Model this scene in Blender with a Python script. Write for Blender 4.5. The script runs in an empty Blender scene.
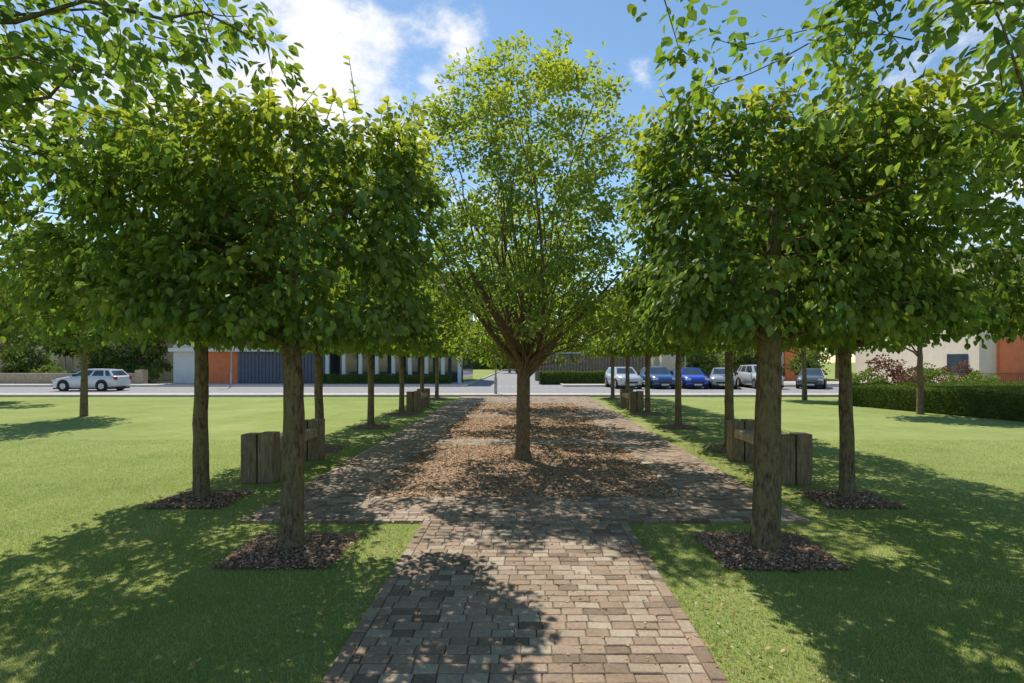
import bpy, math, random
import numpy as np
from mathutils import Vector
random.seed(3); R=np.random.default_rng(7)
S=bpy.context.scene
CH=1.9
# ------------------------------------------------------------------ helpers
class MB:
    def __init__(s): s.V=[];s.L=[];s.K=[];s.M=[];s.T=[];s.n=0
    def add(s,V,F,mat=0,tint=0.5):
        V=np.asarray(V,float).reshape(-1,3);F=np.asarray(F,int)
        s.V.append(V);s.L.append((F+s.n).ravel());s.K.append(np.full(len(F),F.shape[1]))
        s.M.append(np.full(len(F),mat) if np.isscalar(mat) else np.asarray(mat))
        s.T.append(np.full(len(V),tint) if np.isscalar(tint) else np.asarray(tint));s.n+=len(V)
    def box(s,x0,x1,y0,y1,z0,z1,mat=0):
        V=[(x0,y0,z0),(x1,y0,z0),(x1,y1,z0),(x0,y1,z0),(x0,y0,z1),(x1,y0,z1),(x1,y1,z1),(x0,y1,z1)]
        s.add(V,[(0,3,2,1),(4,5,6,7),(0,1,5,4),(1,2,6,5),(2,3,7,6),(3,0,4,7)],mat)
    def tube(s,P,r,k=8,mat=0,cap=False):
        P=np.asarray(P,float);n=len(P);r=np.broadcast_to(r,(n,))
        T=np.gradient(P,axis=0);T/=np.linalg.norm(T,axis=1)[:,None]+1e-9
        ref=np.array([1,0,0.]) if abs(T[0][0])<0.8 else np.array([0,1.,0])
        U=np.cross(T,ref);U/=np.linalg.norm(U,axis=1)[:,None]+1e-9
        W=np.cross(T,U);a=np.arange(k)*2*np.pi/k
        V=P[:,None]+r[:,None,None]*(np.cos(a)[None,:,None]*U[:,None]+np.sin(a)[None,:,None]*W[:,None])
        i=np.arange(n-1)[:,None]*k;j=np.arange(k)[None];j2=(j+1)%k
        F=np.stack([i+j,i+j2,i+k+j2,i+k+j],-1).reshape(-1,4)
        s.add(V.reshape(-1,3),F,mat)
        if cap:
            s.add(V[-1],[list(range(k))],mat);s.add(V[0],[list(range(k))[::-1]],mat)
    def mesh(s,name,mats,smooth=False):
        m=bpy.data.meshes.new(name);V=np.concatenate(s.V);L=np.concatenate(s.L);K=np.concatenate(s.K);M=np.concatenate(s.M)
        m.vertices.add(len(V));m.vertices.foreach_set('co',V.ravel())
        m.loops.add(len(L));m.loops.foreach_set('vertex_index',L.astype(np.int32))
        m.polygons.add(len(K));st=np.concatenate([[0],np.cumsum(K)[:-1]])
        m.polygons.foreach_set('loop_start',st.astype(np.int32));m.polygons.foreach_set('loop_total',K.astype(np.int32))
        for a in mats:m.materials.append(a)
        m.polygons.foreach_set('material_index',M.astype(np.int32))
        if smooth is not False:
            sm=np.ones(len(K),bool) if smooth is True else np.isin(M,smooth)
            m.polygons.foreach_set('use_smooth',sm)
        else: m.polygons.foreach_set('use_smooth',np.zeros(len(K),bool))
        at=m.attributes.new('tint','FLOAT','POINT');at.data.foreach_set('value',np.concatenate(s.T).astype(np.float32))
        m.update(calc_edges=True);return m
    def obj(s,name,mats,smooth=False,parent=None): return place(s.mesh(name,mats,smooth),name,parent=parent)
def place(mesh,name,loc=(0,0,0),rz=0,sc=1,parent=None):
    o=bpy.data.objects.new(name,mesh);S.collection.objects.link(o);o.location=loc;o.rotation_euler=(0,0,rz)
    o.scale=(sc,sc,sc) if np.isscalar(sc) else sc
    if parent:o.parent=parent
    return o
def empty(name,loc=(0,0,0),rz=0):
    o=place(None,name,loc,rz);return o
def bx(name,x0,x1,y0,y1,z0,z1,mat,parent,bev=0):
    b=MB();b.box(x0,x1,y0,y1,z0,z1);o=b.obj(name,[mat],parent=parent)
    if bev:
        md=o.modifiers.new('b','BEVEL');md.width=bev;md.segments=2
    return o
# ------------------------------------------------------------------ materials
def nt(name):
    m=bpy.data.materials.new(name);m.use_nodes=True;t=m.node_tree;t.nodes.clear();o=t.nodes.new('ShaderNodeOutputMaterial');return m,t,o
def N(t,ty,**k):
    n=t.nodes.new(ty)
    for a,b in k.items():
        if a.startswith('_'): n.inputs[a[1:].replace('_',' ')].default_value=b
        else: setattr(n,a,b)
    return n
def ramp(t,src,stops):
    r=t.nodes.new('ShaderNodeValToRGB');e=r.color_ramp.elements
    while len(e)<len(stops): e.new(0.5)
    for q,(p,c) in zip(e,stops): q.position=p;q.color=(*c,1)
    t.links.new(src,r.inputs[0]);return r.outputs[0]
def mix(t,f,a,b,bt='MIX'):
    m=t.nodes.new('ShaderNodeMix');m.data_type='RGBA';m.blend_type=bt
    for i,v in ((0,f),(6,a),(7,b)):
        if isinstance(v,(int,float)): m.inputs[i].default_value=v
        elif isinstance(v,tuple): m.inputs[i].default_value=(*v,1)
        else: t.links.new(v,m.inputs[i])
    return m.outputs[2]
def noise(t,vec,sc,det=3,ro=.6):
    n=N(t,'ShaderNodeTexNoise',_Scale=sc,_Detail=det,_Roughness=ro)
    if vec is not None:t.links.new(vec,n.inputs['Vector'])
    return n.outputs[0]
def basic(name,col,rough=.7,var=.25,scale=8,bump=.0,metal=0,spec=.5,coord='Object',bscale=None,coat=0):
    m,t,o=nt(name);tc=t.nodes.new('ShaderNodeTexCoord').outputs[coord]
    n=noise(t,tc,scale);c=ramp(t,n,[(.3,tuple(x*(1-var) for x in col)),(.7,tuple(min(1,x*(1+var)) for x in col))])
    p=N(t,'ShaderNodeBsdfPrincipled',_Roughness=rough,_Metallic=metal);p.inputs['Specular IOR Level'].default_value=spec;p.inputs['Coat Weight'].default_value=coat
    t.links.new(c,p.inputs['Base Color'])
    if bump:
        b=N(t,'ShaderNodeBump',_Strength=bump,_Distance=.02);t.links.new(noise(t,tc,bscale or scale*4,4),b.inputs['Height']);t.links.new(b.outputs[0],p.inputs['Normal'])
    t.links.new(p.outputs[0],o.inputs[0]);return m
def leafmat(name,dark,mid,young,trans=.42,gloss=.045):
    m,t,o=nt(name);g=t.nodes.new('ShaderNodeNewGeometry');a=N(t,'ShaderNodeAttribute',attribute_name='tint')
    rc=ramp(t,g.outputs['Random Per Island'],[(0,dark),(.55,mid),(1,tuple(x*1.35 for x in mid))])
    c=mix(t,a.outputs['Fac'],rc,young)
    p=N(t,'ShaderNodeBsdfDiffuse');t.links.new(c,p.inputs[0]);p=p.outputs[0]
    if gloss:
        gl=N(t,'ShaderNodeBsdfGlossy');gl.inputs['Roughness'].default_value=.42;gl.inputs[0].default_value=(.9,.95,.85,1)
        m2=N(t,'ShaderNodeMixShader');m2.inputs[0].default_value=gloss;t.links.new(p,m2.inputs[1]);t.links.new(gl.outputs[0],m2.inputs[2]);p=m2.outputs[0]
    tr=t.nodes.new('ShaderNodeBsdfTranslucent');c2=mix(t,1.0,c,(1.9,1.85,.8),'MULTIPLY');t.links.new(c2,tr.inputs[0])
    ms=N(t,'ShaderNodeMixShader');ms.inputs[0].default_value=trans
    t.links.new(p,ms.inputs[1]);t.links.new(tr.outputs[0],ms.inputs[2]);t.links.new(ms.outputs[0],o.inputs[0]);return m
M_leaf=leafmat('lime_leaves',(.058,.108,.026),(.115,.19,.045),(.44,.46,.06),.42)
M_leafC=leafmat('hornbeam_leaves',(.09,.152,.035),(.17,.25,.054),(.42,.45,.07),.47)
M_leafN=leafmat('near_leaves',(.065,.12,.028),(.135,.222,.048),(.33,.39,.07),.46)
M_leafB=leafmat('distant_leaves',(.07,.115,.035),(.14,.20,.06),(.25,.29,.07),.35,0)
M_leafH=leafmat('hedge_leaves',(.035,.065,.022),(.085,.13,.035),(.17,.22,.06),.25,0)
M_leafP=leafmat('purple_leaves',(.07,.03,.04),(.17,.08,.08),(.24,.14,.10),.25,0)
def barkmat(name,a,b,c):
    m,t,o=nt(name);tc=t.nodes.new('ShaderNodeTexCoord').outputs['Object']
    mp=N(t,'ShaderNodeMapping');mp.inputs['Scale'].default_value=(1,1,.3);t.links.new(tc,mp.inputs[0])
    n1=noise(t,mp.outputs[0],32,5,.75);n2=noise(t,tc,4,4)
    c1=ramp(t,n1,[(.35,a),(.6,b)]);c2=mix(t,ramp(t,n2,[(.45,(0,0,0)),(.62,(.75,.75,.75))]),c1,c)
    p=N(t,'ShaderNodeBsdfDiffuse');t.links.new(c2,p.inputs[0])
    bm=N(t,'ShaderNodeBump',_Strength=1,_Distance=.03);t.links.new(n1,bm.inputs['Height']);t.links.new(bm.outputs[0],p.inputs['Normal'])
    t.links.new(p.outputs[0],o.inputs[0]);return m
M_bark=barkmat('bark',(.06,.045,.028),(.28,.22,.145),(.22,.20,.10))
M_barkC=barkmat('bark_grey',(.08,.055,.035),(.30,.22,.145),(.22,.17,.10))
def islandmat(name,stops,rough,bsc,bst,big=None,nm=.55):
    m,t,o=nt(name);g=t.nodes.new('ShaderNodeNewGeometry')
    c=ramp(t,g.outputs['Random Per Island'],stops)
    n=noise(t,g.outputs['Position'],bsc,4,.7)
    c=mix(t,nm,c,ramp(t,n,[(.25,(.35,.35,.35)),(.7,(1.3,1.3,1.3))]),'MULTIPLY')
    if big: c=mix(t,1.0,c,ramp(t,noise(t,g.outputs['Position'],big,4),[(.3,(.70,.66,.58)),(.7,(1.12,1.10,1.05))]),'MULTIPLY')
    p=N(t,'ShaderNodeBsdfPrincipled',_Roughness=rough) if big else N(t,'ShaderNodeBsdfDiffuse');t.links.new(c,p.inputs[0])
    if bst:
        b=N(t,'ShaderNodeBump',_Strength=bst,_Distance=.006);t.links.new(n,b.inputs['Height']);t.links.new(b.outputs[0],p.inputs['Normal'])
    t.links.new(p.outputs[0],o.inputs[0]);return m
M_sett=islandmat('stone_setts',[(0,(.20,.145,.10)),(.2,(.30,.215,.15)),(.4,(.38,.275,.19)),(.6,(.40,.285,.215)),(.8,(.43,.34,.255)),(1,(.49,.405,.31))],.8,45,.4,1.1)
M_joint=basic('joint_sand',(.17,.135,.09),.95,.4,30,.5)
M_chip=islandmat('woodchips',[(0,(.26,.14,.08)),(.3,(.44,.28,.17)),(.6,(.55,.38,.24)),(.85,(.65,.49,.34)),(1,(.74,.62,.47))],.85,60,0,nm=.3)
M_lit=islandmat('dry_leaves',[(0,(.30,.17,.07)),(.5,(.48,.33,.15)),(1,(.58,.48,.28))],.85,60,0,nm=.3)
M_mulch=islandmat('bark_mulch',[(0,(.22,.13,.09)),(.4,(.38,.24,.165)),(.8,(.54,.38,.27)),(1,(.68,.54,.41))],.9,60,0,nm=.3)
M_soil=basic('mulch_soil',(.28,.17,.115),.95,.5,25,.8)
M_chipbase=basic('chip_base',(.36,.22,.13),.95,.45,30,.8)
GA,GB,GCc=(.30,.375,.12),(.41,.465,.17),(.54,.52,.27)
def lawnmats():
    m,t,o=nt('lawn');g=t.nodes.new('ShaderNodeNewGeometry').outputs['Position']
    a=ramp(t,noise(t,g,.5,4,.6),[(.3,GA),(.7,GB)])
    c=mix(t,ramp(t,noise(t,g,3.0,5,.7),[(.48,(0,0,0)),(.8,(.6,.6,.6))]),a,GCc)
    n3=noise(t,g,35,4,.75)
    c=mix(t,.6,c,ramp(t,n3,[(.3,(.55,.6,.5)),(.7,(1.3,1.25,1.2))]),'MULTIPLY')
    c=mix(t,1.0,c,ramp(t,noise(t,g,.16,4,.6),[(.35,(.74,.76,.74)),(.65,(.93,.91,.9))]),'MULTIPLY')
    d=N(t,'ShaderNodeBsdfDiffuse');t.links.new(c,d.inputs[0])
    b=N(t,'ShaderNodeBump',_Strength=.6,_Distance=.03);t.links.new(n3,b.inputs['Height']);t.links.new(b.outputs[0],d.inputs['Normal']);t.links.new(d.outputs[0],o.inputs[0])
    m2,t,o=nt('grass_blades');a=N(t,'ShaderNodeAttribute',attribute_name='tint');gi=t.nodes.new('ShaderNodeNewGeometry').outputs['Random Per Island']
    c=ramp(t,a.outputs['Fac'],[(0,GA),(.6,GB),(1,GCc)])
    c=mix(t,1.0,c,ramp(t,gi,[(0,(.7,.75,.7)),(.8,(1.2,1.15,1.0)),(1,(1.5,1.25,1.3))]),'MULTIPLY')
    d=N(t,'ShaderNodeBsdfDiffuse');t.links.new(c,d.inputs[0]);tr=t.nodes.new('ShaderNodeBsdfTranslucent');t.links.new(mix(t,1.0,c,(1.3,1.3,1.0),'MULTIPLY'),tr.inputs[0])
    ms=N(t,'ShaderNodeMixShader');ms.inputs[0].default_value=.4;t.links.new(d.outputs[0],ms.inputs[1]);t.links.new(tr.outputs[0],ms.inputs[2]);t.links.new(ms.outputs[0],o.inputs[0])
    return m,m2
M_ground,M_blade=lawnmats()
M_asph=basic('asphalt',(.27,.26,.255),.9,.15,3,.4,bscale=80)
M_pave=basic('paving_concrete',(.46,.42,.38),.9,.15,3,.2,bscale=60)
M_kerb=basic('kerb_concrete',(.48,.45,.41),.85,.15,6,.2)
M_line=basic('white_paint',(.75,.75,.73),.7,.1,10)
def timber(name,a,b2,ax):
    m,t,o=nt(name);tc=t.nodes.new('ShaderNodeTexCoord').outputs['Object']
    mp=N(t,'ShaderNodeMapping');mp.inputs['Scale'].default_value=ax;t.links.new(tc,mp.inputs[0])
    n1=noise(t,mp.outputs[0],38,5,.7);c=ramp(t,n1,[(.32,a),(.66,b2)]);c=mix(t,.7,c,ramp(t,noise(t,tc,4,4),[(.3,(.5,.5,.5)),(.7,(1.25,1.2,1.1))]),'MULTIPLY')
    p=N(t,'ShaderNodeBsdfPrincipled',_Roughness=.85);t.links.new(c,p.inputs[0]);bm=N(t,'ShaderNodeBump',_Strength=.6,_Distance=.015);t.links.new(n1,bm.inputs['Height']);t.links.new(bm.outputs[0],p.inputs['Normal']);t.links.new(p.outputs[0],o.inputs[0]);return m
M_timber=timber('weathered_timber',(.13,.10,.065),(.36,.28,.18),(1,1,.1))
M_timberT=timber('timber_grey_top',(.24,.19,.125),(.50,.41,.29),(1,.1,1))
M_cream=basic('cream_render',(.76,.66,.50),.85,.06,2)
M_white=basic('white_render',(.78,.76,.72),.85,.05,2)
M_orange=basic('orange_panel',(.80,.21,.07),.6,.1,2)
M_dkgrey=basic('dark_grey_cladding',(.12,.13,.16),.6,.15,3)
M_tan=basic('tan_stone',(.48,.37,.25),.9,.2,5,.3)
M_glass=basic('window_glass',(.05,.07,.09),.08,.2,1,spec=.9)
M_frame=basic('window_frame',(.6,.6,.58),.5,.05,4)
M_metal=basic('galvanised_metal',(.35,.36,.37),.4,.1,6,metal=.8)
def brickmat():
    m,t,o=nt('brick_wall');tc=t.nodes.new('ShaderNodeTexCoord').outputs['Object']
    mp=N(t,'ShaderNodeMapping');mp.inputs['Rotation'].default_value=(math.radians(90),0,0);t.links.new(tc,mp.inputs[0])
    b=N(t,'ShaderNodeTexBrick');b.inputs['Scale'].default_value=4.4;b.inputs['Color1'].default_value=(.34,.20,.12,1);b.inputs['Color2'].default_value=(.42,.28,.17,1);b.inputs['Mortar'].default_value=(.4,.37,.32,1);b.inputs['Mortar Size'].default_value=.012
    t.links.new(mp.outputs[0],b.inputs[0]);p=N(t,'ShaderNodeBsdfPrincipled',_Roughness=.9);t.links.new(b.outputs[0],p.inputs[0]);t.links.new(p.outputs[0],o.inputs[0]);return m
M_brick=brickmat()
# ------------------------------------------------------------------ ground
def sheet(name,x0,x1,y0,y1,z,mat):
    b=MB();b.add([(x0,y0,z),(x1,y0,z),(x1,y1,z),(x0,y1,z)],[(0,1,2,3)]);return b.obj(name,[mat])
sheet('ground',-400,400,-200,700,0,M_ground)
PW=1.19;OW=3.34;CW=2.15;PY=6.85;PE=31.0
beds=[(8.07,13.1),(14.0,19.6),(20.5,26.1)]
def sheets(name,rs,z,mat):
    b=MB()
    for x0,x1,y0,y1 in rs:b.add([(x0,y0,z),(x1,y0,z),(x1,y1,z),(x0,y1,z)],[(0,1,2,3)])
    return b.obj(name,[mat])
sheets('paving_joint_bed',[(-PW,PW,-4,PY),(-OW,OW,PY,PE)],.022,M_joint)
rects=[]
def rows(x0,x1,y0,y1,h=.115,L=.165):
    n=max(1,round((y1-y0)/h));h=(y1-y0)/n
    for i in range(n):
        a=y0+i*h;x=x0
        first=True
        while x<x1-1e-6:
            w=L*random.uniform(.85,1.2)
            if first:w*=random.uniform(.4,1);first=False
            if x+w>x1-.06:w=x1-x
            rects.append((x,x+w,a,a+h));x+=w
def course(x0,x1,y0,y1,L=.2):
    if x1-x0>y1-y0:
        n=round((x1-x0)/L);e=np.linspace(x0,x1,n+1)
        for i in range(n):rects.append((e[i],e[i+1],y0,y1))
    else:
        n=round((y1-y0)/L);e=np.linspace(y0,y1,n+1)
        for i in range(n):rects.append((x0,x1,e[i],e[i+1]))
rows(-PW+.1,PW-.1,-4,PY)
course(-PW,-PW+.1,-4,PY);course(PW-.1,PW,-4,PY)
course(-OW,-PW-.002,PY,PY+.1);course(PW+.002,OW,PY,PY+.1)
rows(-OW+.1,OW-.1,PY+.1,8.07-.1);course(-OW+.0,OW,7.97,8.07)
rows(-PW,PW,PY,PY+.1)
for sx in(-1,1):
    a,b=sorted((sx*(OW-.1),sx*(CW+.1)));rows(a,b,8.07,PE)
    a,b=sorted((sx*OW,sx*(OW-.1)));course(a,b,PY+.1,7.97);course(a,b,8.07,PE)
    a,b=sorted((sx*CW,sx*(CW+.1)));course(a,b,8.07,PE)
ys=[13.1,14.0,19.6,20.5,26.1,PE]
for k in range(0,6,2):rows(-CW,CW,ys[k],ys[k+1])
rc=np.array(rects);n=len(rc);g=.0034
x0=rc[:,0]+g;x1=rc[:,1]-g;y0=rc[:,2]+g;y1=rc[:,3]-g
zt=.034+R.normal(0,.0015,n);tx=R.normal(0,.0013,n);ty=R.normal(0,.0013,n)
V=np.zeros((n,12,3));i_=.006
j=lambda:R.normal(0,.0015,n)
for k,(sx,sy) in enumerate(((0,0),(1,0),(1,1),(0,1))):
    X=np.where(sx,x1,x0)+j();Y=np.where(sy,y1,y0)+j()
    V[:,k]=np.stack([X,Y,np.zeros(n)],1)
    z=zt+(sx*2-1)*tx+(sy*2-1)*ty
    V[:,4+k]=np.stack([X,Y,z-.005],1)
    V[:,8+k]=np.stack([X+(1-2*sx)*i_,Y+(1-2*sy)*i_,z],1)
F=[]
for k in range(4):
    k2=(k+1)%4;F+=[(k,k2,4+k2,4+k),(4+k,4+k2,8+k2,8+k)]
F.append((8,9,10,11));F=np.array(F)
b=MB();b.add(V.reshape(-1,3),(F[None]+np.arange(n)[:,None,None]*12).reshape(-1,4));b.obj('sett_paving',[M_sett])
def flakes(b,C,size,mat=0,tilt=.45,asp=(.35,1)):
    n=len(C);a=R.uniform(0,2*np.pi,n);u=np.stack([np.cos(a),np.sin(a),R.normal(0,tilt,n)],1);u/=np.linalg.norm(u,axis=1)[:,None]
    nn=np.stack([R.normal(0,tilt,n),R.normal(0,tilt,n),np.ones(n)],1);v=np.cross(nn,u);v/=np.linalg.norm(v,axis=1)[:,None]
    L=R.uniform(*size,n)[:,None]/2;W=L*R.uniform(*asp,n)[:,None]
    q=[-L*u-.6*W*v,-.2*L*u-W*v*1.,L*u*.7-.7*W*v,L*u,.5*L*u+W*v,-.8*L*u+W*v*.6]
    V=np.stack([C+x for x in q],1);F=np.arange(n*6).reshape(n,6);b.add(V.reshape(-1,3),F,mat)
def rp(n,x0,x1,y0,y1,z0,z1):return np.stack([R.uniform(x0,x1,n),R.uniform(y0,y1,n),R.uniform(z0,z1,n)],1)
sheets('chip_bed_base',[(-CW,CW,a,c) for a,c in beds],.026,M_chipbase)
b=MB()
for (a,c),nn,sz in zip(beds,(40000,16000,7000),((.015,.045),(.02,.06),(.03,.075))):flakes(b,rp(nn,-CW+.02,CW-.02,a+.02,c-.02,.028,.040),sz,0,.25)
b.obj('woodchip_surface',[M_chip])
# ------------------------------------------------------------------ trees
def leaves(b,C,D,Nn,size,mat,tint):
    n=len(C);D=D/(np.linalg.norm(D,axis=1)[:,None]+1e-9)
    s=np.cross(Nn,D);s/=np.linalg.norm(s,axis=1)[:,None]+1e-9;m=np.cross(D,s)
    T=np.array([(0,0,0),(.2,.30,.05),(.55,.37,.08),(.82,.2,.02),(1.05,0,-.1),(.82,-.2,.02),(.55,-.37,.08),(.2,-.30,.05)])
    sz=size[:,None,None]
    V=C[:,None]+sz*(T[None,:,0:1]*D[:,None]+T[None,:,1:2]*s[:,None]+T[None,:,2:3]*m[:,None])
    F=np.array([(0,1,2,3,4),(0,4,5,6,7)])
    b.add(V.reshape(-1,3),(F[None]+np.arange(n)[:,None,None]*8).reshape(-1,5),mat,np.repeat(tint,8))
def crown(b,cl,cen,per,crad,lsize,tintf,mat=1,droop=.5):
    n=len(cl)*per;C=np.repeat(cl,per,0);O=R.normal(0,1,(n,3));O/=np.linalg.norm(O,axis=1)[:,None]
    rr=R.uniform(.2,1,n)**.6*np.repeat(R.uniform(.6,1.25,len(cl)),per)*crad
    C=C+O*rr[:,None]*np.array([1,1,.7])
    out=C-cen;out/=np.linalg.norm(out,axis=1)[:,None]+1e-9
    D=out*.5+O*.6+R.normal(0,.5,(n,3))+np.array([0,0,-droop])
    Nn=out*.5+np.array([0,0,.9])+R.normal(0,.5,(n,3))
    leaves(b,C,D,Nn,R.uniform(*lsize,n),mat,np.clip(tintf(C)+R.normal(0,.1,n)+np.repeat(R.normal(0,.1,len(cl)),per),0,1))
def bez(a,c,d,n):
    t=np.linspace(0,1,n)[:,None];return (1-t)**2*a+2*t*(1-t)*c+t*t*d
def skeleton(b,cl,trunk,nl,startf,r0,up,nt_=6,twig=.006):
    idx=R.permutation(len(cl))[:nl];pts=[]
    for i in idx:
        T=cl[i];s=startf(T);L=np.linalg.norm(T-s)
        P=bez(s,s+(T-s)*.45+np.array([0,0,up*L])+R.normal(0,.06*L,3),T,nt_+2)
        P[1:-1]+=R.normal(0,.02*L,(nt_,3))
        b.tube(P,np.linspace(r0*R.uniform(.6,1.1),twig,len(P)),5,0);pts.append(P[2:])
    pts=np.concatenate(pts)
    # grow twigs outward: nearest clusters first, later ones branch off earlier ones
    dm=np.array([np.linalg.norm(pts-c,axis=1).min() for c in cl])
    for k in np.argsort(dm):
        c=cl[k];d=np.linalg.norm(pts-c,axis=1)+np.where(pts[:,2]>c[2]+.2,.5,0);p=pts[d.argmin()]
        L=np.linalg.norm(c-p)
        if L>.05:
            Q=bez(p,(p+c)/2+R.normal(0,.08*L,3)+np.array([0,0,-.05*L]),c,5)
            b.tube(Q,np.linspace(twig*.9,twig*.45,5),3,0);pts=np.concatenate([pts,Q[2:]])
def trunkpts(h,wob,lean=(0,0),n=14):
    z=np.linspace(-.03,h,n);w=np.cumsum(R.normal(0,wob,(n,2)),0);w-=w[0];w*=np.linspace(0,1,n)[:,None]
    return np.stack([w[:,0]+lean[0]*z/h,w[:,1]+lean[1]*z/h,z],1)
def boxtree(seed,hx,hy,z0,z1,ncl,per,r,lsize,lean=(0,0),crad=.25,nlimb=34,ns=60):
    global R;R=np.random.default_rng(seed);b=MB()
    P=trunkpts(z1-.5,.014,lean,24);z=P[:,2]
    rad=r*(1-.22*z/2.2)*(1+.35*np.exp(-z/.08))*(1+R.normal(0,.015,len(z)));rad=np.maximum(rad,.02)*np.where(z>z0,np.clip(1-(z-z0)/(z1-z0)*.8,.2,1),1)
    b.tube(P,rad,16,0)
    q=R.uniform(-1,1,(ncl,3));s=np.abs(q).max(1);q=q/s[:,None]*(R.uniform(.25,1,ncl)**.24)[:,None]
    z_=q[:,2]
    sh=1-.0*z_-.04*np.maximum(0,-z_)**2
    q[:,2]+=.02*np.sin(q[:,0]*4+seed)*np.cos(q[:,1]*3.3)+R.normal(0,.02,ncl)
    cl=np.stack([q[:,0]*hx*sh+lean[0]+R.normal(0,.035,ncl),q[:,1]*hy*sh+lean[1]+R.normal(0,.035,ncl),(z0+z1)/2+q[:,2]*(z1-z0)/2],1)
    cen=np.array([lean[0],lean[1],(z0+z1)/2-.3])
    def st(T):
        zz=np.clip(T[2]-R.uniform(.1,.5),z0-.15,z1-.6);k=np.abs(z-zz).argmin();return P[k]
    skeleton(b,cl,P,nlimb,st,.03,.05)
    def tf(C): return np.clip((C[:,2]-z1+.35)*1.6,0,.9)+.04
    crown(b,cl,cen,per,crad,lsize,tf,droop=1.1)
    sh=np.stack([R.uniform(-hx,hx,ns)*.98+lean[0],R.uniform(-hy,hy,ns)*.98+lean[1],np.full(ns,z1-.1)],1)
    for p in sh:
        L=R.uniform(.12,.34);e=p+np.array([R.normal(0,.1),R.normal(0,.1),L]);b.tube([p,(p+e)/2,e],[.005,.004,.002],3,0)
        m=9;tt=R.uniform(0,1,m)[:,None];C=p+(e-p)*tt
        leaves(b,C,np.concatenate([R.normal(0,1,(m,2)),R.uniform(-.2,.6,(m,1))],1),np.array([0,0,1])+R.normal(0,.4,(m,3)),R.uniform(lsize[0],lsize[1],m)*.9,1,np.full(m,.9))
    return b.mesh('pleached_lime_tree',[M_bark,M_leaf],[0])
TL='pleached_lime_tree'
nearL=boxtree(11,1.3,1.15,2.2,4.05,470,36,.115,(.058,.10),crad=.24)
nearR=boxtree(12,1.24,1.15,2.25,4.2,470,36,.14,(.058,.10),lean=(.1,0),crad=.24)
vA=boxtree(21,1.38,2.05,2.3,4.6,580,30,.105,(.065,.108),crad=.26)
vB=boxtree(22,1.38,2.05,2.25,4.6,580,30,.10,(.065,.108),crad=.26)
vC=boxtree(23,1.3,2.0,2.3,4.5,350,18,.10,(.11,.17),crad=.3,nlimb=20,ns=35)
place(nearL,TL,(-2.33,5.86,0));place(nearR,TL,(2.4,5.86,0))
outer=[8.0,12.6,16.8,21.0,25.2,29.4]
for i,y in enumerate(outer):
    place(vC if i>1 else (vA,vB)[i%2],TL,(-4.42,y,0),math.pi*(i%3==1))
    place(vC if i>1 else (vB,vA)[i%2],TL,(4.4,y,0),math.pi*(i%3!=1))
def overtree(seed,sx,hw,rs,n=340,off=0):
    global R;R=np.random.default_rng(seed);b=MB()
    P=trunkpts(4.2,.012);b.tube(P,np.linspace(.14,.06,len(P)),12,0)
    cl=[]
    while len(cl)<n:
        q=R.uniform(-1,1,3)
        x=q[0]*hw;y=q[1]*2.1;z=4.1+q[2]*1.5
        d=(x/hw)**2+(y/2.1)**2+((z-4.2)/1.6)**2
        rise=2.6+max(0,-sx*x-off)*rs
        if .1<d<1 and z>rise:cl.append((x,y,z))
    cl=np.array(cl)
    skeleton(b,cl,P,34,lambda T:P[np.abs(P[:,2]-np.clip(T[2]-.7,2.2,4)).argmin()],.026,.08)
    crown(b,cl,np.array([0,0,3.8]),32,.27,(.055,.1),lambda C:R.uniform(0,.5,len(C))**1.5,droop=.6)
    return b.mesh('lime_tree',[M_bark,M_leafN],[0])
place(overtree(31,-1,3.1,.42,340),'lime_tree',(-4.5,3.4,0));place(overtree(34,1,4.1,.40,390,.4),'lime_tree',(4.4,3.4,0))
def centre(seed,ncl,per,ls,crad=.26,nl=75):
    global R;R=np.random.default_rng(seed);b=MB()
    P=trunkpts(2.0,.008,(.05,0),10);z=P[:,2];b.tube(P,.135*(1-.1*z/2)*(1+.45*np.exp(-z/.1)),16,0)
    fork=P[-2];H0,H1,W=2.45,7.45,2.65;cl=[]
    while len(cl)<ncl:
        t=R.uniform(0,1);a=R.uniform(0,2*math.pi)
        r=W*(.72+.28*math.sin(math.pi/2*t/.3)) if t<.3 else W*math.sqrt(max(0,1-((t-.3)/.73)**2.0))
        r*=(1+.16*math.sin(3*a+5*t+1)+.15*math.sin(7*a+11*t))
        q=R.uniform(.03,1)**.45
        if R.uniform()>(.2+r/W):continue
        if t<.1 and q<.4:continue
        cl.append((r*q*math.cos(a),r*q*math.sin(a),H0+t*(H1-H0)+.22*math.sin(5*a+r*3)+R.normal(0,.12)))
    cl=np.array(cl)
    for k in range(8):
        a=k*2*math.pi/8+R.normal(0,.25);T=np.array([math.cos(a)*1.9,math.sin(a)*1.9,R.uniform(3.3,4.9)])
        if k==0:T=np.array([.1,0,6.3])
        s=P[-R.integers(1,4)];b.tube(bez(s,s+np.array([math.cos(a)*.8,math.sin(a)*.8,.6]),T,9),np.linspace(.065,.016,9),7,0)
    skeleton(b,cl,P,nl,lambda T:P[-R.integers(1,4)],.024,.05,7,.007)
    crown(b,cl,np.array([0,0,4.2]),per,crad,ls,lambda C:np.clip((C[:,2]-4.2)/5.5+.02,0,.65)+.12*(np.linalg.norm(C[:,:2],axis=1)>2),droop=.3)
    return b.mesh('hornbeam_tree',[M_barkC,M_leafC],[0])
cA=centre(41,740,34,(.06,.098),nl=48);cB=centre(44,380,20,(.11,.16),.32,40)
place(cA,'hornbeam_tree',(-.05,11.2,0));place(cB,'hornbeam_tree',(.0,17.2,0),1.5,.88);place(cB,'hornbeam_tree',(0,23.6,0),3,.88)
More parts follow.
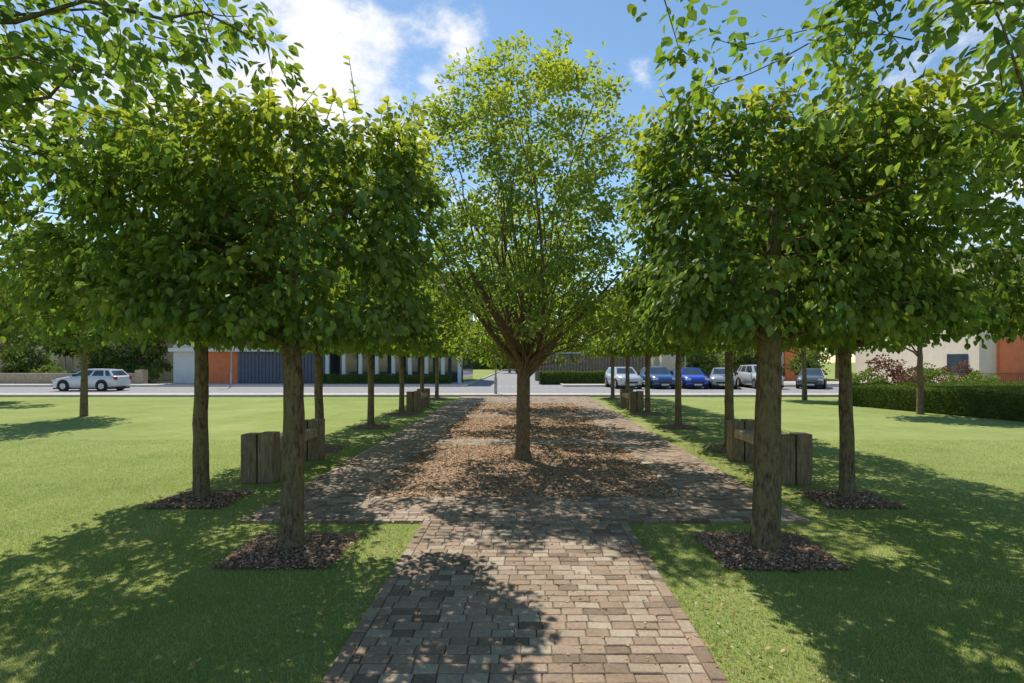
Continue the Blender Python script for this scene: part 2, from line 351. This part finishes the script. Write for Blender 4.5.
def broad(seed,h,w,z0,ncl,per,crad,ls,r):
    global R;R=np.random.default_rng(seed);b=MB()
    P=trunkpts(h*.6,.02);b.tube(P,np.linspace(r,r*.4,len(P)),9,0);cl=[]
    lob=[(R.normal(0,.45*w),R.normal(0,.45*w),R.uniform(z0+.2*(h-z0),h-.22*(h-z0)),R.uniform(.4,.6)*w) for _ in range(9)]+[(0,0,(z0+h)/2,w*.7)]
    while len(cl)<ncl:
        l=lob[R.integers(len(lob))];o=R.normal(0,1,3);o/=np.linalg.norm(o);o*=R.uniform(.5,1)
        p=(l[0]+o[0]*l[3],l[1]+o[1]*l[3],l[2]+o[2]*l[3]*.85)
        if p[2]>z0:cl.append(p)
    cl=np.array(cl);skeleton(b,cl,P,25,lambda T:P[np.abs(P[:,2]-np.clip(T[2]-1,z0*.8,h*.6)).argmin()],r*.35,.1,6,.02)
    crown(b,cl,np.array([0,0,(z0+h)/2]),per,crad,ls,lambda C:np.clip((C[:,2]-z0)/(h-z0)*.5+.05,0,.6),droop=.3)
    return b.mesh('broadleaf_tree',[M_barkC,M_leafB],[0])
bA=broad(51,6.2,2.4,2.3,230,30,.42,(.12,.19),.13)
bB=broad(52,11,4,2.0,280,20,.85,(.35,.55),.25)
bC=broad(53,12,4.4,1.6,280,20,.9,(.35,.55),.25)
bD=broad(54,4.2,2.2,.7,200,24,.45,(.16,.26),.09)
for p in [(-15.2,20.2),(14.1,20.9),(13.6,28.5),(-23,19.5),(-24.5,27)]:place(bA,'broadleaf_tree',(*p,0),p[0],1)
for k,p in enumerate([(-42,49.5),(-37.5,51),(-33.2,50.5),(-47,50),(14,48.5),(19,49),(23,46.5)]):place(bD,'broadleaf_tree',(*p,0),k*1.7,.8+.12*(k%3))
for i,p in enumerate([(-44,54),(-36,54.5),(-30,66),(-16,70),(-2.5,95),(5,98),(10,66),(17,74),(33,62),(-52,45),(50,40),(-5,118),(3,125),(-13,66)]):
    place((bB,bC)[i%2],'broadleaf_tree',(*p,0),i*1.3,.8+.25*((i*7)%5)/5)
R=np.random.default_rng(99)
# ------------------------------------------------------------------ mulch pits
pits=[(-2.33,5.86,.52),(2.4,5.86,.55)]+[(sx*4.41,y,.48) for sx in(-1,1) for y in outer]
b=MB()
for px,py,h in pits:
    G=14;u=np.linspace(-1,1,G);X,Y=np.meshgrid(u,u)
    Z=.012+.05*(1-X**2)*(1-Y**2)+R.normal(0,.004,X.shape)
    ex=np.abs(np.stack([X,Y])).max(0)>.99
    V=np.stack([px+X*h+ex*R.normal(0,.018,X.shape),py+Y*h+ex*R.normal(0,.018,X.shape),Z],-1).reshape(-1,3);i,j=np.meshgrid(np.arange(G-1),np.arange(G-1))
    a=(i*G+j).ravel();b.add(V,np.stack([a,a+1,a+G+1,a+G],1),0)
    nn=5000 if py<9 else 700
    q=R.uniform(-1,1,(nn,2))*(1+R.normal(0,.05,(nn,2)));C=np.stack([px+q[:,0]*h*1.02,py+q[:,1]*h*1.02,.022+.05*np.maximum(0,1-q[:,0]**2)*np.maximum(0,1-q[:,1]**2)+R.uniform(0,.01,nn)],1)
    flakes(b,C,(.012,.045),1,.35,(.25,.7))
b.obj('bark_mulch',[M_soil,M_mulch])
# ------------------------------------------------------------------ grass blades
n=400000
d=2.6+ (R.uniform(0,1,n)**1.5)*11.5
x=R.uniform(-1,1,n)*(.95*d+.6)
ok=~((np.abs(x)<PW+.01+R.normal(0,.012,n))&(d<PY))&~((np.abs(x)<OW+.01)&(d>=PY-.01))
for px,py,h in pits: ok&=~((np.abs(x-px)<h*R.normal(.98,.05,n))&(np.abs(d-py)<h*R.normal(.98,.05,n)))
x=x[ok];d=d[ok];n=len(x);a=R.uniform(0,2*np.pi,n);hh=R.uniform(.014,.036,n);w=R.uniform(.0018,.0038,n)
Bs=np.stack([x,d,np.zeros(n)],1);sd=np.stack([np.cos(a)*w,np.sin(a)*w,np.zeros(n)],1)
tip=Bs+np.stack([R.normal(0,.016,n),R.normal(0,.016,n),hh],1)
pt_=np.zeros(n)
for k in range(14):
    f=R.uniform(1,12);an=R.uniform(0,6.28);pt_+=np.sin((x*math.cos(an)+d*math.sin(an))*f+R.uniform(0,6.28))/(1+f*.12)
pt_=np.clip(.38+pt_*.12+R.normal(0,.15,n),0,1)
b=MB();b.add(np.stack([Bs-sd,Bs+sd,tip],1).reshape(-1,3),np.arange(3*n).reshape(n,3),0,np.repeat(pt_,3));b.obj('lawn_grass',[M_blade])
b=MB();flakes(b,rp(450,-PW,PW,2.5,7,.037,.042),(.012,.03),0,.25,(.4,.9));flakes(b,rp(1600,-OW,OW,7,20,.037,.042),(.015,.035),0,.25,(.4,.9))
nn=3200;C=rp(nn,0,1,2.6,16,.022,.036);sg=np.where(R.uniform(size=nn)<.5,-1,1);base=np.where(C[:,1]<PY,PW,OW);C[:,0]=sg*(base+np.abs(R.normal(0,.7,nn)));flakes(b,C,(.012,.036),0,.4,(.4,.9))
b.obj('fallen_leaves',[M_lit])
# ------------------------------------------------------------------ benches
def bench(x,y,sx):
    e=empty('timber_bench',(x,y,0))
    for nm,yc in(('near_end',-1.05),('far_end',1.05)):
        for k,(a,c) in enumerate(((-.25,-.012),(.012,.25))):
            bx(f'{nm}_block_{k+1}',a,c,yc-.14,yc+.14,0,.76+(.02 if k else 0),M_timber,e,.012)
    for k in range(3):
        a=-.21+k*.142;bx(f'seat_beam_{k+1}',a,a+.134,-.905,.905,.46,.62,M_timberT,e,.008)
    bx('seat_support',-.17,.17,-.08,.08,0,.455,M_timber,e,.01)
bench(-4.15,10.25,1);bench(4.15,10.15,-1);bench(-4.15,22.9,1);bench(4.15,22.9,-1)
# ------------------------------------------------------------------ road
for nm,(y0,y1) in(('pavement',(31.0,33.2)),('pavement',(43.35,46))):
    bb=MB();bb.box(-150,150,y0,y1,-.02,.11) if y0<40 else (bb.box(-150,-4.3,y0,y1,-.02,.11),bb.box(2.8,150,y0,y1,-.02,.11));bb.obj(nm,[M_pave])
bb=MB();bb.box(-150,150,33.202,33.35,-.02,.125);bb.obj('kerb',[M_kerb])
bb=MB();bb.box(-150,-4.3,43.2,43.348,-.02,.125);bb.box(2.8,150,43.2,43.348,-.02,.125);bb.box(-4.448,-4.302,43.36,160,-.02,.125);bb.box(2.802,2.948,43.36,160,-.02,.125);bb.obj('kerb',[M_kerb])
sheets('road',[(-150,150,33.35,43.2),(-4.3,2.8,43.2,160)],.006,M_asph)
bb=MB()
for k in range(-24,24):bb.add([(k*6,38.2,.011),(k*6+2,38.2,.011),(k*6+2,38.32,.011),(k*6,38.32,.011)],[(0,1,2,3)])
for k in range(14):bb.add([(-4+k*.5,43.5,.011),(-3.75+k*.5,43.5,.011),(-3.75+k*.5,43.75,.011),(-4+k*.5,43.75,.011)],[(0,1,2,3)])
bb.obj('road_marking',[M_line])
sheets('forecourt',[(-150,-4.45,46,56),(2.95,150,46,56)],.008,M_pave)
# ------------------------------------------------------------------ hedges & shrubs
def hedge(name,x0,y0,x1,y1,w,h,n,ls=(.04,.07),mat=None):
    L=math.hypot(x1-x0,y1-y0);b=MB();b.box(-L/2+.06,L/2-.06,-w/2+.06,w/2-.06,0,h-.06,0)
    q=R.uniform(-1,1,(n,3))
    C=q*np.array([L/2,w/2,h/2]);
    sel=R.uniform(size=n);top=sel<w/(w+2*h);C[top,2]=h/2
    sd=~top;C[sd,1]=np.sign(q[sd,1])*w/2
    en=R.uniform(size=n)<.04;C[en,0]=np.sign(q[en,0])*L/2
    Nn=np.zeros((n,3));Nn[top,2]=1;Nn[sd,1]=np.sign(q[sd,1]);C[:,2]+=h/2;C+=R.normal(0,.03,(n,3));C[:,2]=np.maximum(C[:,2],.02)
    C[:,2]+=.03*np.sin(C[:,0]*2.1)*(C[:,2]/h)
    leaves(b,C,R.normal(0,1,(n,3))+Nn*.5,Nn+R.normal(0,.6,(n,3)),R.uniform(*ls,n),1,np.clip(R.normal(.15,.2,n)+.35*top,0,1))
    o=b.obj(name,[M_leafH,mat or M_leafH]);o.location=((x0+x1)/2,(y0+y1)/2,0);o.rotation_euler=(0,0,math.atan2(y1-y0,x1-x0))
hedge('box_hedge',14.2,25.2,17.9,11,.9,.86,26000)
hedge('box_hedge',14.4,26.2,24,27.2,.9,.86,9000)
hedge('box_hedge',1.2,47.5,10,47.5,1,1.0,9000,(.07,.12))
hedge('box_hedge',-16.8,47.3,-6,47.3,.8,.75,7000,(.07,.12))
hedge('tall_hedge',-60,135,60,135,3,6,9000,(.5,.9))
def shrub(x,y,w,h,mat,n=1400):
    b=MB();cl=R.normal(0,1,(40,3));cl/=np.linalg.norm(cl,axis=1)[:,None];cl=cl*np.array([w/2,w/2,h/2])*R.uniform(.5,1,(40,1));cl[:,2]=np.abs(cl[:,2]+h*.45)
    for c in cl[:14]:b.tube([(0,0,0),c*.5,c],[.03,.02,.008],4,0)
    crown(b,cl,np.array([0,0,h*.3]),n//40,.3,(.09,.15),lambda C:np.full(len(C),.25),droop=.1)
    o=b.obj('garden_shrub',[M_barkC,mat]);o.location=(x,y,0)
for x,y,w,h,m in [(27,36.9,2.4,1.9,M_leafP),(24.5,37.2,2,1.8,M_leafP),(-34,48.6,2.4,1.5,M_leafB),(-36.5,48.8,2.6,1.3,M_leafH),(-31.5,48.8,2.2,1.4,M_leafB),(-39.5,48.6,2.6,1.6,M_leafB),(-43,48.8,2.6,1.2,M_leafP),(17.5,30,2,1.5,M_leafB),(18.9,30.4,2.6,2.2,M_leafP),(21.2,30.6,2.4,1.7,M_leafB),(23.8,30.6,2.2,1.4,M_leafB)]:shrub(x,y,w,h,m)
b=MB();b.box(-50,-30.5,46.6,47,0,.85,0);b.box(-50.05,-30.45,46.55,47.05,.85,.93,1);b.box(-30.9,-30.3,46.4,47.1,0,1.2,0);b.obj('garden_wall',[M_tan,M_kerb])
# ------------------------------------------------------------------ buildings
def windows(e,x0,x1,yf,zs,w,h,gap):
    n=int((x1-x0)//(w+gap));off=((x1-x0)-n*(w+gap)+gap)/2;fr=MB();gl=MB()
    for z in zs:
        for i in range(n):
            a=x0+off+i*(w+gap)
            gl.box(a,a+w,yf-.03,yf+.05,z,z+h)
            for q in((a-.06,a,z-.06,z+h+.06),(a+w,a+w+.06,z-.06,z+h+.06),(a,a+w,z-.06,z),(a,a+w,z+h,z+h+.06),(a+w/2-.03,a+w/2+.03,z,z+h)):
                fr.box(q[0],q[1],yf-.08,yf-.031,q[2],q[3])
    gl.obj('window_glass',[M_glass],parent=e);fr.obj('window_frames',[M_frame],parent=e)
e=empty('apartment_block')
bx('upper_walls',-30,-5.5,50,62,3.0,9.2,M_cream,e);bx('brick_bay',-24.5,-17,49.7,49.998,3.0,9.2,M_brick,e)
bx('roof_parapet',-30.2,-5.3,49.6,62.2,9.2,9.5,M_dkgrey,e);bx('soffit_band',-30.1,-5.4,49.4,62,2.7,2.998,M_white,e)
bx('end_pier',-30,-27.5,50,62,0,2.698,M_white,e);bx('orange_wall',-27.498,-24.5,50.1,62,0,2.698,M_orange,e)
bb=MB()
for k in range(25):bb.box(-24.49+k*.3,-24.49+k*.3+.26,49.95,50.1,.05,2.698)
bb.obj('slatted_screen',[M_dkgrey],parent=e);bx('screen_back',-24.498,-17,50.101,62,0,2.698,M_dkgrey,e)
bx('recess_glazing',-17,-5.5,52,62,0,2.698,M_glass,e)
bb=MB()
for k in range(9):bb.box(-16.9+k*1.4,-16.62+k*1.4,49.6,49.9,0,2.698)
bb.obj('columns',[M_white],parent=e)
windows(e,-30,-24.6,50,(3.6,6.6),1.5,1.7,1.2);windows(e,-24.4,-17.1,49.7,(3.6,6.6),1.5,1.7,.9);windows(e,-16.9,-5.6,50,(3.6,6.6),1.6,1.7,1.2)
e=empty('terraced_house');bx('walls',-75,-34,58,68,0,6,M_cream,e);bx('tan_bay',-58,-51,57.7,57.998,0,5.4,M_tan,e);bx('orange_bay_small',-43,-40.5,57.7,57.998,0,2.4,M_orange,e)
bb=MB();bb.add([(-75.3,57.5,6),(-33.7,57.5,6),(-33.7,68.5,6),(-75.3,68.5,6),(-75.3,63,8.6),(-33.7,63,8.6)],[(0,1,5,4),(2,3,4,5)]);bb.add([(-75.3,57.5,6),(-75.3,63,8.6),(-75.3,68.5,6),(-33.7,57.5,6),(-33.7,68.5,6),(-33.7,63,8.6)],[(0,1,2),(3,4,5)]);bb.obj('roof',[M_dkgrey],parent=e)
windows(e,-74,-58.5,58,(.9,3.7),1.4,1.4,1.6);windows(e,-57.5,-51.3,57.7,(.9,3.7),1.4,1.4,1.0)
windows(e,-50.5,-34.5,58,(3.7,),1.4,1.4,1.6);windows(e,-50.5,-43.5,58,(.9,),1.4,1.4,1.6)
e=empty('apartment_block');bx('cream_walls',31,60,40,55,0,9.4,M_cream,e);bx('roof_parapet',30.8,60.2,39.8,55.2,9.4,9.7,M_dkgrey,e)
bx('orange_bay',32.2,60,39.7,39.998,0,4.4,M_orange,e);windows(e,31.3,60,40,(6.5,),1.3,1.6,1.2);windows(e,33.6,59,39.7,(.9,),1.2,1.7,1.6)
bx('side_glass',30.95,30.999,41,43,.9,2.4,M_glass,e)
e=empty('apartment_block');bx('white_walls',14,30,60,70,0,7.5,M_cream,e);bx('roof_parapet',13.8,30.2,59.8,70.2,7.5,7.8,M_dkgrey,e);bx('orange_bay',26.5,29.5,59.7,59.998,0,7,M_orange,e);bx('ground_band',14,26.4,59.8,59.998,0,.9,M_dkgrey,e);windows(e,14.2,26.4,60,(1.1,4.3),1.5,1.6,1.1)
e=empty('bicycle_store');bx('walls',1,12,56,60,0,2.6,M_dkgrey,e);bx('flat_roof',.8,12.2,55.8,60.2,2.6,2.75,M_metal,e)
bb=MB()
for k in range(36):bb.box(1.05+k*.3,1.25+k*.3,55.93,55.999,.1,2.5)
bb.obj('vertical_slats',[M_timber],parent=e)
bb=MB()
for k in range(60):bb.tube([(26+k*.14,39.2,.0),(26+k*.14,39.2,1.05)],[.012,.012],5,0)
bb.tube([(26,39.2,1.05),(34.3,39.2,1.05)],[.025,.025],6,0);bb.tube([(26,39.2,.15),(34.3,39.2,.15)],[.02,.02],6,0);bb.obj('metal_railing',[basic('rust_red_paint',(.3,.08,.04),.5,.1)])
def lamp(x,y):
    bb=MB();bb.tube([(0,0,0),(0,0,1.0)],[.09,.08],10);bb.tube([(0,0,1.0),(0,0,5.8),(0,-.15,6.05),(0,-.7,6.15)],[.055,.04,.035,.03],10);bb.box(-.12,.12,-1.25,-.68,6.08,6.2);o=bb.obj('street_lamp',[M_metal]);o.location=(x,y,0)
lamp(-1.6,32);lamp(12,43.9);lamp(-22,43.9)
# ------------------------------------------------------------------ cars
M_tyre=basic('tyre',(.02,.02,.02),.9,.1);M_rim=basic('alloy',(.45,.45,.46),.35,.1,metal=.7);M_lens=basic('headlamp',(.7,.7,.7),.15,.1);M_tail=basic('tail_lamp',(.4,.02,.02),.3,.1);M_trim=basic('black_trim',(.025,.025,.025),.6,.1);M_plate=basic('number_plate',(.7,.7,.6),.5,.02)
def car(x,y,rz,col,L=4.2,Hh=1.45,W=1.76,kind='hatch'):
    paint=basic('car_paint',col,.25,.03,2,coat=.8);e=empty('parked_car',(x,y,.006),rz);hl=L/2;b=MB()
    belt=.66*Hh
    st=[(-hl,.38,.62*Hh,.80),(-hl+.08,.28,.66*Hh,.92),(-hl+.5,.2,.67*Hh,.98),(-.6,.18,belt,1),(.5,.18,belt,1),(.95,.18,.655*Hh,1),(hl-.75,.2,.62*Hh,.98),(hl-.3,.22,.56*Hh,.93),(hl-.06,.28,.47*Hh,.84),(hl,.34,.40*Hh,.74)]
    k=12;V=[]
    for X,zb,zt,f in st:
        w=W/2*f;m=zb+(zt-zb)*.5
        half=[(w*.8,zb),(w*.97,zb+.07),(w,m),(w*.97,zt-.1),(w*.88,zt-.015),(w*.5,zt+.015)]
        V+=[(X,a,c) for a,c in half]+[(X,-a,c) for a,c in half[::-1]]
    F=[(i*k+j,i*k+(j+1)%k,(i+1)*k+(j+1)%k,(i+1)*k+j) for i in range(len(st)-1) for j in range(k)]
    b.add(V,F,0);b.add(V[:k],[list(range(k))[::-1]],0);b.add(V[-k:],[list(range(k))],0)
    b.obj('body',[paint],True,parent=e)
    rb=-hl+.12 if kind!='saloon' else -hl+.75
    rt=rb+(.35 if kind!='saloon' else .55)
    fb=hl-1.15;ft=fb-.75;zb=belt-.02;zr=Hh-.03;wb=W/2*.89;wt=W/2*.68
    B=np.array([(fb,-wb,zb),(fb,wb,zb),(rb,wb,zb),(rb,-wb,zb)]);T=np.array([(ft,-wt,zr),(ft,wt,zr),(rt,wt,zr-.04),(rt,-wt,zr-.04)])
    g=MB();vb=[0,.1,.86,1]
    for s in range(4):
        a,c=s,(s+1)%4;us=[0,.07,.93,1] if s in(0,2) else [0,.06,.44,.49,.78,.83,.95,1]
        if s==3: us=[1-u for u in us[::-1]]
        gl={1} if s in(0,2) else {1,3,5}
        for ui in range(len(us)-1):
            for vi in range(3):
                def pt(u,v):return (B[a]*(1-u)+B[c]*u)*(1-v)+(T[a]*(1-u)+T[c]*u)*v
                q=[pt(us[ui],vb[vi]),pt(us[ui+1],vb[vi]),pt(us[ui+1],vb[vi+1]),pt(us[ui],vb[vi+1])]
                g.add(q,[(0,1,2,3)],1 if(ui in gl and vi==1) else 0)
    nx=6;ny=5;P=[]
    for i in range(nx):
        for j in range(ny):
            u=i/(nx-1);v=j/(ny-1);p=(T[0]*(1-v)+T[1]*v)*(1-u)+(T[3]*(1-v)+T[2]*v)*u
            P.append(p+np.array([0,0,.045*math.sin(math.pi*u)**.5*math.sin(math.pi*v)**.5 if 0<u<1 and 0<v<1 else 0]))
    g.add(P,[(i*ny+j,i*ny+j+1,(i+1)*ny+j+1,(i+1)*ny+j) for i in range(nx-1) for j in range(ny-1)],0)
    g.obj('cabin',[paint,M_glass],parent=e)
    w=MB();wr=.32
    for X in(hl-.82,-hl+.78):
        for sy in(-1,1):
            yo=sy*(W/2+.005);yi=sy*(W/2-.2)
            w.tube([(X,yo-sy*.006,wr+.04),(X,yo+sy*.001,wr+.04)],[wr+.06,wr+.06],22,2,True)
            w.tube([(X,yi,wr),(X,yo+sy*.0,wr),(X,yo+sy*.02,wr)],[wr,wr,wr-.03],22,0,True)
            w.tube([(X,yo,wr),(X,yo+sy*.028,wr)],[.2,.19],10,1,True)
    w.obj('wheels',[M_tyre,M_rim,M_trim],parent=e)
    d=MB()
    for sy in(-1,1):
        a,c=sorted((sy*.48,sy*.8));d.box(hl-.2,hl-.025,a*W/1.76,c*W/1.76*.97,.46*Hh-.07,.46*Hh+.07,0)
        a,c=sorted((sy*.56,sy*.78));d.box(-hl-.01,-hl+.15,a*W/1.76,c*W/1.76,.5*Hh,.5*Hh+.2,1)
        a,c=sorted((sy*(W/2*.93),sy*(W/2+.14)));d.box(fb-.45,fb-.33,a,c,belt,belt+.13,2)
    d.box(hl-.06,hl+.012,-.45,.45,.3*Hh-.06,.3*Hh+.06,2);d.box(hl+.013,hl+.025,-.26,.26,.25,.36,3);d.box(-hl-.02,-hl+.02,-.26,.26,.42,.53,3)
    d.box(-hl+.1,hl-.1,-W/2+.12,W/2-.12,.13,.22,2)
    d.obj('trim',[M_lens,M_tail,M_trim,M_plate],parent=e)
Z=-math.pi/2
car(-27.7,37.5,math.pi,(.75,.76,.77),4.0,1.42)
car(6.9,41.3,Z+.1,(.55,.56,.58),4.3,1.5)
car(9.3,41.3,Z+.05,(.03,.09,.25),4.1,1.5)
car(11.6,41.3,Z,(.02,.06,.45),4.1,1.45)
car(13.9,41.3,Z-.3,(.33,.34,.36),4.5,1.45,kind='estate')
car(16.5,41.3,Z,(.55,.55,.55),4.5,1.66,1.85,'estate')
car(20.2,41.3,Z-.5,(.09,.095,.105),4.4,1.4,kind='saloon')
# ------------------------------------------------------------------ light
el=math.radians(55);az=math.radians(-24)
sd=Vector((math.sin(az)*math.cos(el),math.cos(az)*math.cos(el),math.sin(el)))
l=bpy.data.lights.new('sun','SUN');l.energy=5;l.angle=math.radians(.5);l.color=(1,.95,.86)
o=bpy.data.objects.new('sun',l);S.collection.objects.link(o);o.rotation_euler=sd.to_track_quat('Z','Y').to_euler()
w=bpy.data.worlds.new('World');S.world=w;w.use_nodes=True;t=w.node_tree;t.nodes.clear()
out=t.nodes.new('ShaderNodeOutputWorld');sky=t.nodes.new('ShaderNodeTexSky');sky.sky_type='NISHITA';sky.sun_disc=False;sky.sun_elevation=el;sky.sun_rotation=az
sky.air_density=1.0;sky.dust_density=.1;sky.ozone_density=1.2
bg=N(t,'ShaderNodeBackground');bg.inputs[1].default_value=.15
hs=N(t,'ShaderNodeHueSaturation');hs.inputs['Saturation'].default_value=1.08;hs.inputs['Hue'].default_value=.495
t.links.new(sky.outputs[0],hs.inputs['Color']);t.links.new(hs.outputs[0],bg.inputs[0])
cb=N(t,'ShaderNodeBackground');cb.inputs[0].default_value=(1,1,1,1);cb.inputs[1].default_value=1.05
tc=t.nodes.new('ShaderNodeTexCoord').outputs['Generated']
mp=N(t,'ShaderNodeMapping');mp.inputs['Scale'].default_value=(1,1,1.6);mp.inputs['Location'].default_value=(.37,.1,.2);t.links.new(tc,mp.inputs[0])
nz=noise(t,mp.outputs[0],7,7,.64)
tot=None
for dx,dz,r,h_ in((-.36,.45,.24,.36),(-.60,.42,.16,.3),(-.11,.55,.05,.26),(-.17,.48,.045,.26),(.20,.49,.03,.26),(-.9,.5,.3,.34),(.9,.35,.25,.34)):
    v=Vector((dx,1,dz)).normalized()
    ds=N(t,'ShaderNodeVectorMath',operation='DISTANCE');t.links.new(tc,ds.inputs[0]);ds.inputs[1].default_value=v
    mr=N(t,'ShaderNodeMapRange');mr.inputs[1].default_value=r*1.35;mr.inputs[2].default_value=0;mr.inputs[3].default_value=0;mr.inputs[4].default_value=h_;t.links.new(ds.outputs['Value'],mr.inputs[0])
    if tot is None:tot=mr.outputs[0]
    else:
        mx=N(t,'ShaderNodeMath',operation='MAXIMUM');t.links.new(tot,mx.inputs[0]);t.links.new(mr.outputs[0],mx.inputs[1]);tot=mx.outputs[0]
ad=N(t,'ShaderNodeMath',operation='ADD');t.links.new(tot,ad.inputs[0]);t.links.new(nz,ad.inputs[1])
mr=N(t,'ShaderNodeMapRange',interpolation_type='SMOOTHSTEP');mr.inputs[1].default_value=.60;mr.inputs[2].default_value=.88;t.links.new(ad.outputs[0],mr.inputs[0])
ms=N(t,'ShaderNodeMixShader');t.links.new(mr.outputs[0],ms.inputs[0]);t.links.new(bg.outputs[0],ms.inputs[1]);t.links.new(cb.outputs[0],ms.inputs[2]);t.links.new(ms.outputs[0],out.inputs[0])
# ------------------------------------------------------------------ camera
c=bpy.data.cameras.new('camera');co=bpy.data.objects.new('camera',c);S.collection.objects.link(co);co.location=(0,0,CH);co.rotation_euler=(math.radians(90),0,0)
c.lens=586/1024*36;c.shift_x=-13/1024;c.shift_y=19.5/1024;c.clip_end=2000;c.clip_start=.05;S.camera=co
S.view_settings.view_transform='Standard';S.view_settings.look='None';S.view_settings.exposure=0
